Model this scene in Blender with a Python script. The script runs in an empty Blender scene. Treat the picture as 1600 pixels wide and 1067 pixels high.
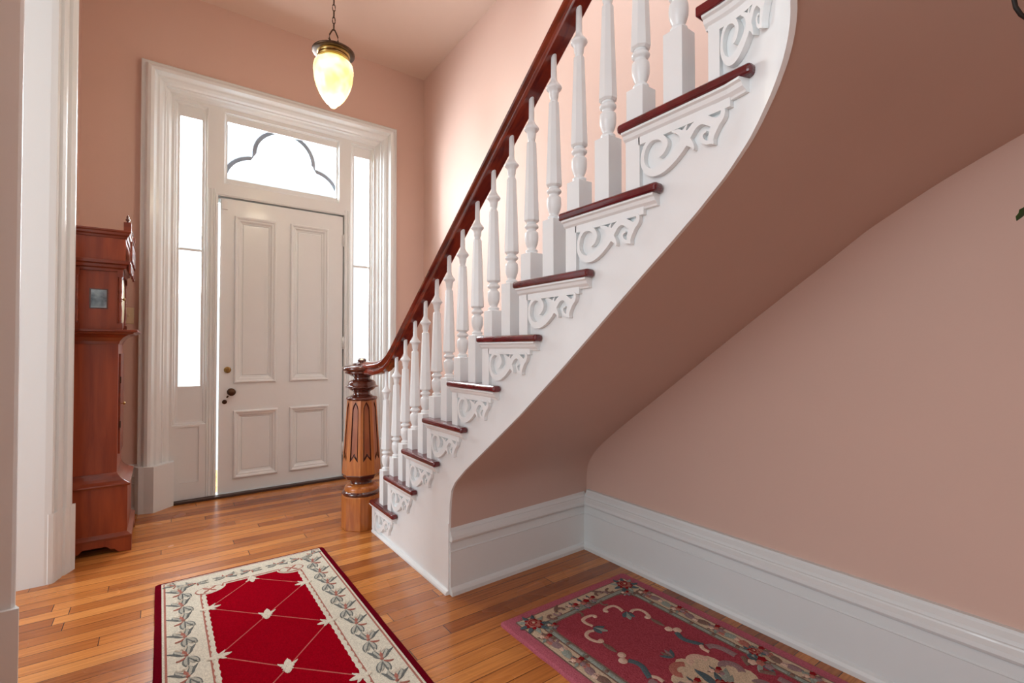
import bpy, bmesh, math, random
from mathutils import Vector, Matrix, noise
PI = math.pi
R = math.radians
random.seed(7)
S = bpy.context.scene
COL = S.collection

# ------------------------------------------------------------------ camera
cd = bpy.data.cameras.new('camera'); cam = bpy.data.objects.new('camera', cd); COL.objects.link(cam)
cam.location = (0, 0, 1.2)
cam.rotation_euler = (R(90.87), 0, R(-36.1))
cd.sensor_width = 36; cd.lens = 36 * 754 / 1600; cd.clip_start = .02
S.camera = cam

# ------------------------------------------------------------------ world, exposure
S.view_settings.view_transform = 'Standard'
S.view_settings.look = 'None'
S.view_settings.gamma = 1
S.view_settings.use_curve_mapping = False
S.view_settings.exposure = 0.0
W = bpy.data.worlds.new('daylight'); S.world = W; W.use_nodes = True
bg = W.node_tree.nodes['Background']
bg.inputs[0].default_value = (.88, .955, 1, 1); bg.inputs[1].default_value = 1.25

def area(name, loc, target, sx, sy, power, color=(1, 1, 1)):
    l = bpy.data.lights.new(name, 'AREA'); l.shape = 'RECTANGLE'; l.size = sx; l.size_y = sy
    l.energy = power; l.color = color
    o = bpy.data.objects.new(name, l); COL.objects.link(o); o.location = loc
    o.rotation_euler = (Vector(target) - Vector(loc)).to_track_quat('-Z', 'Y').to_euler()
    return o
area('side_room_window_light', (-5.0, 2.1, 2.3), (2.1, 3.3, 2.4), 1.5, 2.2, 190, (.86, .94, 1))
area('front_room_fill_light', (-2.8, .2, 2.1), (1.4, 2.6, 2.3), 1.6, 1.8, 33, (.86, .94, 1))  # added fill lamp left of the camera, not a known window
area('porch_daylight', (.35, 5.6, 3.0), (1.5, 3.6, 2.2), 2.8, 2.6, 1050, (.88, .95, 1))
area('stairwell_light', (1.2, 1.2, 5.3), (1.9, 2.2, 2.6), 1.2, 2.0, 85, (.90, .95, 1))

# ------------------------------------------------------------------ materials
def mat(name, rgb, rough=.5, metal=0, bump=0, bscale=60, var=0, vscale=4, coat=0, stretch=None, rgb2=None, spec=.5):
    m = bpy.data.materials.new(name); m.use_nodes = True
    nt = m.node_tree; N = nt.nodes; L = nt.links
    b = N['Principled BSDF']
    b.inputs['Base Color'].default_value = (*rgb, 1)
    b.inputs['Roughness'].default_value = rough
    b.inputs['Metallic'].default_value = metal
    b.inputs['Coat Weight'].default_value = coat
    b.inputs['Specular IOR Level'].default_value = spec
    tc = N.new('ShaderNodeTexCoord'); mp = N.new('ShaderNodeMapping')
    L.new(tc.outputs['Object'], mp.inputs[0])
    if stretch: mp.inputs['Scale'].default_value = stretch
    if var or rgb2:
        n = N.new('ShaderNodeTexNoise'); n.inputs['Scale'].default_value = vscale; n.inputs['Detail'].default_value = 5
        n.inputs['Distortion'].default_value = .4
        L.new(mp.outputs[0], n.inputs['Vector'])
        r = N.new('ShaderNodeValToRGB'); L.new(n.outputs[0], r.inputs[0])
        c2 = rgb2 if rgb2 else tuple(c * (1 - var) for c in rgb)
        r.color_ramp.elements[0].position = .35; r.color_ramp.elements[1].position = .65
        r.color_ramp.elements[0].color = (*c2, 1); r.color_ramp.elements[1].color = (*rgb, 1)
        L.new(r.outputs[0], b.inputs['Base Color'])
    if bump:
        n2 = N.new('ShaderNodeTexNoise'); n2.inputs['Scale'].default_value = bscale; n2.inputs['Detail'].default_value = 4
        L.new(mp.outputs[0], n2.inputs['Vector'])
        bp = N.new('ShaderNodeBump'); bp.inputs['Strength'].default_value = bump; bp.inputs['Distance'].default_value = .004
        L.new(n2.outputs[0], bp.inputs['Height']); L.new(bp.outputs[0], b.inputs['Normal'])
    return m

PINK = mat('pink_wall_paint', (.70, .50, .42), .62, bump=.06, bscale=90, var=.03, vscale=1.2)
CEIL = mat('ceiling_paint', (.78, .62, .53), .7, bump=.04)
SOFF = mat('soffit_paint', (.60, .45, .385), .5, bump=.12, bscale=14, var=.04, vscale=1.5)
WHITE = mat('white_gloss_paint', (.77, .83, .835), .32, bump=.10, bscale=22, var=.015, vscale=5, coat=.15)
WHITE2 = mat('white_stair_paint', (.86, .895, .90), .30, bump=.16, bscale=16, var=.03, vscale=6, coat=.2)
JAMB = mat('white_jamb_paint', (.73, .79, .80), .35, bump=.08, bscale=30)
DARKGAP = mat('dark_gap', (.03, .022, .018), .8)
TREAD = mat('oxblood_tread_paint', (.14, .004, .009), .22, bump=.12, bscale=40, rgb2=(.085, .004, .007), vscale=12, coat=.5)
RAIL = mat('mahogany_varnish', (.24, .030, .010), .2, rgb2=(.10, .011, .006), vscale=5, stretch=(6, .9, 3), coat=.6)
OAK = mat('honey_oak', (.50, .17, .038), .3, rgb2=(.34, .095, .02), vscale=7, stretch=(6, 6, .7), coat=.15, bump=.05, spec=.35)
OAKIN = mat('red_oak_panel', (.36, .10, .024), .36, rgb2=(.24, .055, .014), vscale=7, stretch=(6, 6, .7), coat=.1)
MAHO = mat('dark_mahogany', (.10, .020, .009), .18, rgb2=(.055, .010, .006), vscale=6, coat=.7)
CHERRY = mat('cherry_wood', (.34, .070, .022), .38, rgb2=(.22, .036, .012), vscale=3.5, stretch=(7, 7, .6), coat=.1)
CHERRY2 = mat('cherry_moulding', (.25, .045, .014), .3, rgb2=(.17, .028, .010), vscale=5, stretch=(1, 1, 5), coat=.4)
BRASS = mat('aged_brass', (.38, .25, .09), .28, 1)
BRONZE = mat('dark_bronze', (.10, .055, .03), .45, .8, var=.4, vscale=30)
IRON = mat('black_iron', (.02, .018, .015), .6, .3)
CREAM = mat('ivory_plastic', (.72, .60, .40), .4)
CLOCKGLASS = mat('dark_clock_glass', (.04, .08, .12), .06, rgb2=(.34, .48, .56), vscale=16, spec=.8)  # pale blue patches are a reflection painted into the dark glass
DIAL = mat('brass_dial', (.55, .45, .25), .3, .6)
LEAF = mat('plant_leaf', (.03, .11, .02), .45, rgb2=(.015, .06, .012), vscale=20)
POT = mat('terracotta_pot', (.35, .14, .07), .8)
TRACERY = mat('grey_tracery_paint', (.22, .30, .38), .6)
THRESH = mat('dark_threshold_wood', (.05, .025, .018), .5)

def glass_mat():
    m = bpy.data.materials.new('window_glass'); m.use_nodes = True
    N = m.node_tree.nodes; L = m.node_tree.links; N.clear()
    o = N.new('ShaderNodeOutputMaterial'); t = N.new('ShaderNodeBsdfTransparent'); g = N.new('ShaderNodeBsdfGlossy')
    g.inputs['Roughness'].default_value = .03; mx = N.new('ShaderNodeMixShader'); mx.inputs[0].default_value = .06
    L.new(t.outputs[0], mx.inputs[1]); L.new(g.outputs[0], mx.inputs[2]); L.new(mx.outputs[0], o.inputs[0])
    return m
GLASS = glass_mat()

def globe_mat():
    m = bpy.data.materials.new('lit_vaseline_glass'); m.use_nodes = True
    N = m.node_tree.nodes; L = m.node_tree.links
    b = N['Principled BSDF']; b.inputs['Base Color'].default_value = (.85, .75, .35, 1); b.inputs['Roughness'].default_value = .25
    tc = N.new('ShaderNodeTexCoord'); n = N.new('ShaderNodeTexNoise'); n.inputs['Scale'].default_value = 9
    L.new(tc.outputs['Object'], n.inputs['Vector'])
    r = N.new('ShaderNodeValToRGB'); L.new(n.outputs[0], r.inputs[0])
    r.color_ramp.elements[0].position = .38; r.color_ramp.elements[0].color = (.62, .56, .14, 1)
    r.color_ramp.elements[1].position = .6; r.color_ramp.elements[1].color = (1, .93, .62, 1)
    L.new(r.outputs[0], b.inputs['Emission Color']); b.inputs['Emission Strength'].default_value = 1.15
    return m
GLOBE = globe_mat()

def floor_mat():
    m = bpy.data.materials.new('honey_strip_floor'); m.use_nodes = True
    N = m.node_tree.nodes; L = m.node_tree.links; b = N['Principled BSDF']
    def M(op, a, b_=None, c=None):
        n = N.new('ShaderNodeMath'); n.operation = op
        for i, v in enumerate((a, b_, c)):
            if v is None: continue
            if hasattr(v, 'is_linked') or hasattr(v, 'links'): L.new(v, n.inputs[i])
            else: n.inputs[i].default_value = v
        return n.outputs[0]
    tc = N.new('ShaderNodeTexCoord'); sp = N.new('ShaderNodeSeparateXYZ'); L.new(tc.outputs['Object'], sp.inputs[0])
    yy = M('DIVIDE', M('ADD', sp.outputs[1], 5.0), .0765); row = M('FLOOR', yy); fy = M('FRACT', yy)
    wn = N.new('ShaderNodeTexWhiteNoise'); wn.noise_dimensions = '1D'; L.new(row, wn.inputs['W'])
    xx = M('ADD', M('DIVIDE', M('ADD', sp.outputs[0], 7.0), 1.55), M('MULTIPLY', wn.outputs['Value'], 7.3)); ix = M('FLOOR', xx); fx = M('FRACT', xx)
    wn2 = N.new('ShaderNodeTexWhiteNoise'); wn2.noise_dimensions = '2D'; cb = N.new('ShaderNodeCombineXYZ'); L.new(row, cb.inputs[0]); L.new(ix, cb.inputs[1]); L.new(cb.outputs[0], wn2.inputs['Vector'])
    cr = N.new('ShaderNodeValToRGB'); L.new(wn2.outputs['Value'], cr.inputs[0]); e = cr.color_ramp.elements
    e[0].position = 0; e[0].color = (.27, .078, .018, 1); e[1].position = 1; e[1].color = (.62, .265, .075, 1)
    k = e.new(.35); k.color = (.44, .155, .036, 1); k = e.new(.75); k.color = (.55, .215, .055, 1)
    g = N.new('ShaderNodeTexNoise'); gm = N.new('ShaderNodeMapping'); gm.inputs['Scale'].default_value = (2.2, 60, 1); g.inputs['Scale'].default_value = 1.6; g.inputs['Detail'].default_value = 6
    L.new(tc.outputs['Object'], gm.inputs[0]); L.new(gm.outputs[0], g.inputs['Vector'])
    r = N.new('ShaderNodeValToRGB'); L.new(g.outputs[0], r.inputs[0])
    r.color_ramp.elements[0].position = .3; r.color_ramp.elements[0].color = (.70, .62, .56, 1)
    r.color_ramp.elements[1].position = .62; r.color_ramp.elements[1].color = (1.08, 1.05, 1.0, 1)
    mx = N.new('ShaderNodeMix'); mx.data_type = 'RGBA'; mx.blend_type = 'MULTIPLY'; mx.inputs[0].default_value = 1
    L.new(cr.outputs[0], mx.inputs[6]); L.new(r.outputs[0], mx.inputs[7])
    # dark joints between strips and at board ends
    gap = M('MAXIMUM', M('LESS_THAN', fy, .034), M('LESS_THAN', fx, .0019))
    m2 = N.new('ShaderNodeMix'); m2.data_type = 'RGBA'; L.new(gap, m2.inputs[0]); L.new(mx.outputs[2], m2.inputs[6]); m2.inputs[7].default_value = (.045, .012, .005, 1)
    L.new(m2.outputs[2], b.inputs['Base Color'])
    n3 = N.new('ShaderNodeTexNoise'); n3.inputs['Scale'].default_value = 3; L.new(tc.outputs['Object'], n3.inputs['Vector'])
    mr = N.new('ShaderNodeMapRange'); mr.inputs[3].default_value = .20; mr.inputs[4].default_value = .32
    L.new(n3.outputs[0], mr.inputs[0]); L.new(mr.outputs[0], b.inputs['Roughness'])
    hgt = M('SUBTRACT', M('MULTIPLY', wn2.outputs['Value'], .35), gap)
    bp = N.new('ShaderNodeBump'); bp.inputs['Strength'].default_value = .4; bp.inputs['Distance'].default_value = .001
    L.new(hgt, bp.inputs['Height']); L.new(bp.outputs[0], b.inputs['Normal'])
    b.inputs['Specular IOR Level'].default_value = .34
    b.inputs['Coat Weight'].default_value = .15; b.inputs['Coat Roughness'].default_value = .10
    return m
FLOOR = floor_mat()

def pile(name, rgb, rgb2=None, sc=160):
    m = mat(name, rgb, .95, bump=.9, bscale=sc, rgb2=rgb2 or tuple(c * .72 for c in rgb), vscale=210, spec=.1)
    m.node_tree.nodes['Principled BSDF'].inputs['Specular IOR Level'].default_value = 0
    return m

# ------------------------------------------------------------------ mesh helpers
class MB:
    def __init__(s): s.v = []; s.f = []; s.m = []; s.sm = []
    def vert(s, p): s.v.append(tuple(p)); return len(s.v) - 1
    def face(s, ids, m=0, sm=False): s.f.append(tuple(ids)); s.m.append(m); s.sm.append(sm)
    def poly(s, pts, m=0): s.face([s.vert(p) for p in pts], m)
    def box(s, x0, x1, y0, y1, z0, z1, m=0):
        b = len(s.v)
        s.v += [(x0, y0, z0), (x1, y0, z0), (x1, y1, z0), (x0, y1, z0), (x0, y0, z1), (x1, y0, z1), (x1, y1, z1), (x0, y1, z1)]
        for f in ((0, 3, 2, 1), (4, 5, 6, 7), (0, 1, 5, 4), (1, 2, 6, 5), (2, 3, 7, 6), (3, 0, 4, 7)): s.face([b + i for i in f], m)
    def prism(s, pts, z0, z1, m=0, T=None):
        n = len(pts); b = len(s.v); T = T or (lambda x, y, z: (x, y, z))
        for x, y in pts: s.v.append(tuple(T(x, y, z0)))
        for x, y in pts: s.v.append(tuple(T(x, y, z1)))
        s.face([b + i for i in range(n)][::-1], m); s.face([b + n + i for i in range(n)], m)
        for i in range(n):
            j = (i + 1) % n; s.face((b + i, b + j, b + n + j, b + n + i), m)
    def lathe(s, c, prof, n=24, m=0, rot=0, sm=True, flat_r=None, axis='z'):
        """prof: list of (r, h) or (r, h, material)"""
        b = len(s.v)
        for q in prof:
            for i in range(n):
                a = rot + 2 * PI * i / n; r = q[0]
                x, y, z = r * math.cos(a), r * math.sin(a), q[1]
                if axis == 'x': x, y, z = z, x, y
                if axis == 'y': x, y, z = x, z, y
                s.v.append((c[0] + x, c[1] + y, c[2] + z))
        for k in range(len(prof) - 1):
            mm = prof[k][2] if len(prof[k]) > 2 else m
            for i in range(n):
                j = (i + 1) % n; s.face((b + k * n + i, b + k * n + j, b + (k + 1) * n + j, b + (k + 1) * n + i), mm, sm)
        s.face([b + i for i in range(n)][::-1], m); s.face([b + (len(prof) - 1) * n + i for i in range(n)], prof[-1][2] if len(prof[-1]) > 2 else m)
    def tube(s, pts, r, n=8, m=0, closed=False):
        b = len(s.v); P = [Vector(p) for p in pts]; k = len(P)
        rr = r if isinstance(r, (list, tuple)) else [r] * k
        up = Vector((0, 0, 1))
        for i in range(k):
            t = (P[(i + 1) % k] - P[i - 1]) if closed else (P[min(i + 1, k - 1)] - P[max(i - 1, 0)])
            t.normalize()
            a = t.cross(up)
            if a.length < .05: a = t.cross(Vector((1, 0, 0)))
            a.normalize(); c = a.cross(t)
            for j in range(n):
                an = 2 * PI * j / n; s.v.append(tuple(P[i] + (a * math.cos(an) + c * math.sin(an)) * rr[i]))
        for i in range(k if closed else k - 1):
            i2 = (i + 1) % k
            for j in range(n):
                j2 = (j + 1) % n; s.face((b + i * n + j, b + i * n + j2, b + i2 * n + j2, b + i2 * n + j), m, True)
        if not closed:
            s.face([b + j for j in range(n)][::-1], m); s.face([b + (k - 1) * n + j for j in range(n)], m)
    def sweep(s, rings, m=0, sm=False, cap=True):
        """rings: list of equal-length point loops (closed sections)"""
        b = len(s.v); n = len(rings[0])
        for r in rings: s.v += [tuple(p) for p in r]
        for i in range(len(rings) - 1):
            for j in range(n):
                j2 = (j + 1) % n; s.face((b + i * n + j, b + i * n + j2, b + (i + 1) * n + j2, b + (i + 1) * n + j), m, sm)
        if cap:
            s.face([b + j for j in range(n)][::-1], m); s.face([b + (len(rings) - 1) * n + j for j in range(n)], m)
    def strip(s, rows, m=0, sm=True):
        """open grid surface"""
        b = len(s.v); n = len(rows[0])
        for r in rows: s.v += [tuple(p) for p in r]
        for i in range(len(rows) - 1):
            for j in range(n - 1):
                s.face((b + i * n + j, b + i * n + j + 1, b + (i + 1) * n + j + 1, b + (i + 1) * n + j), m, sm)
    def frame(s, x0, x1, z0, z1, prof, T, closed=True, m=0):
        """moulding with mitred corners; prof (u inward, d outward); T(x, z, d) -> point"""
        rows = []
        for u, d in prof:
            if closed: c = [(x0 + u, z0 + u), (x0 + u, z1 - u), (x1 - u, z1 - u), (x1 - u, z0 + u), (x0 + u, z0 + u)]
            else: c = [(x0 + u, z0), (x0 + u, z1 - u), (x1 - u, z1 - u), (x1 - u, z0)]
            rows.append([T(x, z, d) for x, z in c])
        s.strip(rows, m, False)
    def build(s, name, mats, parent=None, bevel=0, seg=2, loc=None, angle=40, smooth=False):
        me = bpy.data.meshes.new(name); me.from_pydata(s.v, [], s.f)
        if not isinstance(mats, (list, tuple)): mats = [mats]
        for m in mats: me.materials.append(m)
        for p, mi, sm in zip(me.polygons, s.m, s.sm): p.material_index = mi; p.use_smooth = sm or smooth
        bm = bmesh.new(); bm.from_mesh(me); bmesh.ops.recalc_face_normals(bm, faces=bm.faces); bm.to_mesh(me); bm.free()
        o = bpy.data.objects.new(name, me); COL.objects.link(o)
        if loc: o.location = loc
        if parent: o.parent = parent
        if bevel:
            md = o.modifiers.new('bevel', 'BEVEL'); md.width = bevel; md.segments = seg; md.limit_method = 'ANGLE'; md.angle_limit = R(angle)
            md.harden_normals = False
        return o

def tag(o, label=None, cat=None, group=None, kind=None):
    if label: o['label'] = label
    if cat: o['category'] = cat
    if group: o['group'] = group
    if kind: o['kind'] = kind
    return o
def empty(name, loc, label=None, cat=None, group=None, kind=None):
    o = bpy.data.objects.new(name, None); COL.objects.link(o); o.location = loc; o.empty_display_size = .1
    return tag(o, label, cat, group, kind)
def off(v, o):   # move mesh builder vertices into the parent's local space
    v.v = [(p[0] - o[0], p[1] - o[1], p[2] - o[2]) for p in v.v]; return v
def lerp_tab(tab, x):
    if x <= tab[0][0]: return tab[0][1]
    for (a, b), (c, d) in zip(tab, tab[1:]):
        if x <= c: return b + (d - b) * (x - a) / (c - a) if c > a else d
    return tab[-1][1]
def extrude_holes(outer, holes, T, d0, d1, mb, m=0, mside=None):
    """flat plate with holes: 2D loops, T(a, b, d) -> point"""
    bm = bmesh.new(); es = []
    for loop in [outer] + holes:
        vs = [bm.verts.new((a, b, 0)) for a, b in loop]
        es += [bm.edges.new((vs[i], vs[(i + 1) % len(vs)])) for i in range(len(vs))]
    bmesh.ops.triangle_fill(bm, edges=es, use_beauty=True, use_dissolve=False)
    bm.verts.index_update()
    for d in (d0, d1):
        b = len(mb.v)
        for v in bm.verts: mb.v.append(tuple(T(v.co.x, v.co.y, d)))
        for f in bm.faces: mb.face([b + v.index for v in f.verts], m)
    bm.free()
    for k, loop in enumerate([outer] + holes):
        b = len(mb.v); n = len(loop)
        for d in (d0, d1):
            for a, c in loop: mb.v.append(tuple(T(a, c, d)))
        for i in range(n):
            j = (i + 1) % n; mb.face((b + i, b + j, b + n + j, b + n + i), m if (mside is None or k == 0) else mside)

# ------------------------------------------------------------------ room shell
WX = 2.12          # right wall under the stair
YW = 4.55          # door wall
CH = 3.985
b = MB(); b.box(-3.6, 2.6, -1.6, 5.6, -.05, 0)
tag(b.build('floor', FLOOR), 'honey coloured narrow strip wood floor running across the hall', 'floor', kind='structure')
b = MB(); b.box(-3.6, 2.5, 2.2, 4.8, CH, CH + .08); b.box(-3.6, .95, -1.6, 2.2, CH, CH + .08)
tag(b.build('ceiling', CEIL), 'pale pink plaster ceiling above the hall', 'ceiling', kind='structure')
# door wall, with the joinery opening
b = MB()
b.box(-.62, 0.01, YW, YW + .3, 0, CH); b.box(1.73, 2.5, YW, YW + .3, 0, CH); b.box(.01, 1.73, YW, YW + .3, 3.23, CH)
tag(b.build('wall_far', PINK), 'pink wall holding the white front door surround', 'wall', kind='structure')
# left wall with cased opening y 2.40..3.39, wide opening nearer than y 1.3
b = MB(); XL = -.47
b.box(XL - .36, XL, 3.40, YW + .3, 0, CH); b.box(XL - .36, XL, 1.4, 2.39, 0, CH); b.box(XL - .36, XL, -1.6, -.8, 0, CH); b.box(XL - .36, XL, -.8, 1.4, 3.1, CH); b.box(-3.6, XL - .36, 1.4, 1.5, 0, CH); b.box(XL - .36, XL, 2.39, 3.40, 3.22, CH)
tag(b.build('wall_left', PINK), 'pink left wall behind the tall clock with a cased opening', 'wall', kind='structure')
# right wall (slightly out of square past the stair foot)
b = MB()
b.prism([(WX, -1.6), (WX, 2.14), (2.19, YW), (2.5, YW), (2.5, -1.6)], 0, 5.6)
tag(b.build('wall_right', PINK), 'long pink right wall running under and behind the stairs', 'wall', kind='structure')

b = MB(); b.box(-1.2, 2.5, -1.75, -1.6, 0, 5.6)
tag(b.build('wall_near', PINK), 'pink wall closing the hall behind the viewer', 'wall', kind='structure')

# ------------------------------------------------------------------ baseboards
BASE = [(0, 0), (.058, 0), (.058, .018), (.052, .030), (.041, .037), (.040, .205), (.043, .209), (.037, .214), (.036, .252), (.024, .2535), (.024, .2575), (.050, .259),
        (.056, .270), (.054, .285), (.042, .298), (.040, .304), (.034, .306), (.032, .318), (.020, .334), (.018, .345), (0, .346)]
b = MB()
b.sweep([[(WX - d, y, z) for d, z in BASE] for y in (2.115, -1.5)])
tag(b.build('baseboard_right', WHITE), 'tall white moulded baseboard along the right wall', 'baseboard', kind='structure')
b = MB()
b.sweep([[(x, yb - (d - .018), z) for d, z in BASE] for x, yb in ((1.153, 2.110), (WX - .02, 2.135))])
tag(b.build('baseboard_stair', WHITE), 'white moulded baseboard across the panel under the stairs', 'baseboard', kind='structure')
b = MB()
b.sweep([[(x, YW - d, z) for d, z in BASE] for x in (XL, -.13)])
tag(b.build('baseboard_far', WHITE), 'short white baseboard beside the door plinth behind the clock', 'baseboard', kind='structure')

# ------------------------------------------------------------------ front door joinery
Tf = lambda x, z, d: (x, YW - d, z)
CAS = [(0, 0), (0, .050), (.008, .056), (.026, .054), (.030, .072), (.040, .098), (.060, .108), (.080, .102), (.092, .074), (.098, .066), (.112, .062), (.130, .048), (.140, .030), (.150, .028), (.155, .008), (.172, .0), (.19, -.022)]
b = MB(); b.frame(-.13, 1.872, .33, 3.366, CAS, Tf, closed=False)
for sx in (1, -1):
    X = lambda x: .871 + sx * (x - .871)
    pts = [(-.142, YW), (-.142, YW - .07), (-.120, YW - .118), (-.088, YW - .124), (-.030, YW - .146), (.094, YW - .026), (.094, YW + .03)]
    b.prism([(X(x), y) for x, y in pts], 0, .335)
tag(b.build('trim_1', WHITE), 'deep white moulded casing and plinth blocks around the front entrance', 'door casing', kind='structure')

YP = YW + .022     # joinery face
def rect(x0, x1, z0, z1): return [(x0, z0), (x1, z0), (x1, z1), (x0, z1)]
b = MB()
holes = [rect(.372, 1.388, .012, 2.452), rect(.076, .298, .60, 3.150), rect(1.444, 1.666, .60, 3.150), rect(.412, 1.338, 2.555, 3.145),
         rect(.128, .256, .150, .585), rect(1.486, 1.614, .150, .585)]
extrude_holes(rect(.0, 1.742, .02, 3.245), holes, lambda x, z, d: (x, d, z), YP, YP + .07, b)
b.box(.12, .265, YP + .010, YP + .03, .14, .60); b.box(1.478, 1.622, YP + .010, YP + .03, .14, .60)
for x0, x1 in ((.302, .312), (.318, .326), (.340, .352), (1.430, 1.440), (1.416, 1.424), (1.390, 1.402)):
    b.prism([(x0, YP), ((x0 * 3 + x1) / 4, YP - .006), ((x0 + x1 * 3) / 4, YP - .006), (x1, YP)], .02, 2.5)
b.frame(.352, 1.408, .02, 2.472, [(0, 0), (.002, .006), (.012, .006), (.014, .001), (.019, .001)], lambda x, z, d: (x, YP - d, z), closed=False)
jo = tag(b.build('trim_2', WHITE, bevel=.0015), 'white panelled joinery frame between front door, sidelights and transom', 'door frame', kind='structure')
b = MB(); b.box(.094, 1.648, YW - .035, YW + .12, 0, .019)
tag(b.build('trim_3', THRESH, bevel=.003), 'dark worn wooden threshold under the front door', 'threshold', kind='structure')

# sidelights
YG = 4.60
SASH = [(0, 0), (.004, -.008), (.012, -.010), (.020, -.018), (.034, -.020), (.0385, -.028)]
def sidelight(idx, x0, x1, label):
    e = empty('window_%d' % idx, ((x0 + x1) / 2, YG, .6), label, 'window', kind='structure'); L = e.location
    f = MB()
    f.frame(x0, x1, .60, 3.15, [(0, 0), (.004, -.009), (.014, -.011), (.022, -.020), (.038, -.022), (.040, -.06)], lambda x, z, d: (x, YP - d * 1.0, z))
    f.box(x0 + .038, x1 - .038, YP + .022, YP + .06, .60, .905)
    f.box(x0 + .038, x1 - .038, YP + .020, YP + .06, 3.04, 3.15)
    off(f, L).build('sash', WHITE, e)
    m = MB(); m.box(x0 + .036, x1 - .036, YG - .012, YG + .02, 1.977, 1.995); off(m, L).build('glazing_bar', WHITE, e)
    for z0, z1 in ((.905, 1.977), (1.995, 3.04)):
        g = MB(); g.box(x0 + .037, x1 - .037, YG + .004, YG + .008, z0, z1); off(g, L).build('pane', GLASS, e)
sidelight(1, .076, .298, 'tall narrow sidelight left of the front door, glowing white')
sidelight(2, 1.444, 1.666, 'tall narrow sidelight right of the front door, behind the newel')
# transom with trefoil tracery
e = empty('window_3', (.875, YG, 2.56), 'transom window with three lobed tracery above the front door', 'window', kind='structure'); L = e.location
f = MB(); f.frame(.412, 1.338, 2.555, 3.145, [(0, 0), (.003, -.010), (.008, -.012), (.012, -.020), (.024, -.022), (.026, -.07)], lambda x, z, d: (x, YP - d, z))
f.box(.430, 1.322, YP + .022, YP + .07, 2.555, 2.606); f.box(.430, 1.322, YP + .022, YP + .07, 3.078, 3.145)
off(f, L).build('sash', WHITE, e)
g = MB(); g.box(.436, 1.316, YG + .010, YG + .014, 2.60, 3.085); off(g, L).build('pane', GLASS, e)
def arc(cx, cz, r, a0, a1, n=16): return [(cx + r * math.cos(R(a0 + (a1 - a0) * i / n)), cz + r * math.sin(R(a0 + (a1 - a0) * i / n))) for i in range(n + 1)]
t = MB()
cxT = .876
inner = arc(.640, 2.600, .207, 178, 98, 12) + arc(cxT, 2.865, .224, 178, 2, 24) + arc(1.112, 2.600, .207, 82, 2, 12)
outer_ = arc(.640, 2.600, .240, 178, 95, 12) + arc(cxT, 2.865, .257, 176, 4, 24) + arc(1.112, 2.600, .240, 85, 2, 12)
bb = len(t.v)
for p, q in zip(inner, outer_):
    for y in (YG + .016, YG + .075): t.v.append((p[0], y, min(p[1], 3.085))); t.v.append((q[0], y, min(q[1], 3.088)))
for i in range(len(inner) - 1):
    o = bb + 4 * i; t.face((o, o + 1, o + 5, o + 4)); t.face((o + 2, o + 3, o + 7, o + 6)); t.face((o, o + 4, o + 6, o + 2)); t.face((o + 1, o + 5, o + 7, o + 3))
off(t, L).build('trefoil_tracery', TRACERY, e)['label'] = 'grey blue three lobed wooden tracery'

# door leaf
e = empty('door_1', (.88, YG, 0), 'white four panel front door with old brass knob', 'door', kind='structure'); L = e.location
d = MB()
DX0, DX1, DZ0, DZ1 = .388, 1.378, .024, 2.438
P4 = [(.492, .812, .915, 2.305), (.922, 1.250, .915, 2.305), (.492, .830, .128, .690), (.922, 1.258, .128, .690)]
YD = YG - .014
extrude_holes(rect(DX0, DX1, DZ0, DZ1), [rect(a + .02, b_ - .02, c + .02, dd - .02) for a, b_, c, dd in P4], lambda x, z, q: (x, q, z), YD, YD + .045, d)
for a, b_, c, dd in P4:
    d.frame(a, b_, c, dd, [(0, -.001), (.002, .012), (.010, .017), (.020, .014), (.026, .006), (.036, .005), (.050, -.010), (.058, -.012), (.060, -.017), (.064, -.017), (.067, -.011), (.09, -.011)],
            lambda x, z, q: (x, YD - q, z))
    d.box(a + .088, b_ - .088, YD + .011, YD + .03, c + .088, dd - .088)
d.box(.372, 1.392, YD + .047, YD + .07, 2.405, 2.50); d.box(1.355, 1.392, YD + .047, YD + .07, .02, 2.45)
off(d, L).build('door_leaf', WHITE, e, bevel=.0012)
k = MB(); k.lathe((.476, YD, .845), [(.030, 0), (.030, -.006), (.012, -.010), (.011, -.028), (.026, -.034), (.030, -.042), (.029, -.052), (.020, -.060), (.004, -.062)], 20, axis='y')
off(k, L).build('door_knob', BRONZE, e)['label'] = 'brown bronze door knob'
k = MB(); k.lathe((.449, YD, 1.027), [(.026, 0), (.026, -.008), (.020, -.012), (.016, -.014), (.014, -.020)], 20, axis='y'); k.box(.444, .454, YD - .034, YD - .018, 1.012, 1.042)
off(k, L).build('deadbolt', BRASS, e)['label'] = 'polished brass deadbolt turn'
k = MB(); k.lathe((.430, YD, .765), [(.018, 0), (.018, -.004), (.010, -.007)], 16, axis='y'); k.tube([(.445, YD - .004, .800), (.456, YD - .006, .812)], .006)
off(k, L).build('keyhole_cover', BRONZE, e)['label'] = 'small dark round keyhole cover'
for z in (2.215, 1.255, .275):
    k = MB(); k.lathe((1.382, YD - .008, z - .05), [(.007, 0), (.007, .1)], 10)
    for zz in (-.058, .05): k.lathe((1.382, YD - .008, z + zz), [(.003, 0), (.008, .003), (.003, .010)], 10)
    k.box(1.366, 1.380, YD - .003, YD + .002, z - .05, z + .05)
    off(k, L).build('hinge', WHITE, e)
k = MB(); k.box(.398, .440, YD - .014, YD, 2.345, 2.420); off(k, L).build('alarm_contact', WHITE, e, bevel=.002)
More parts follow.
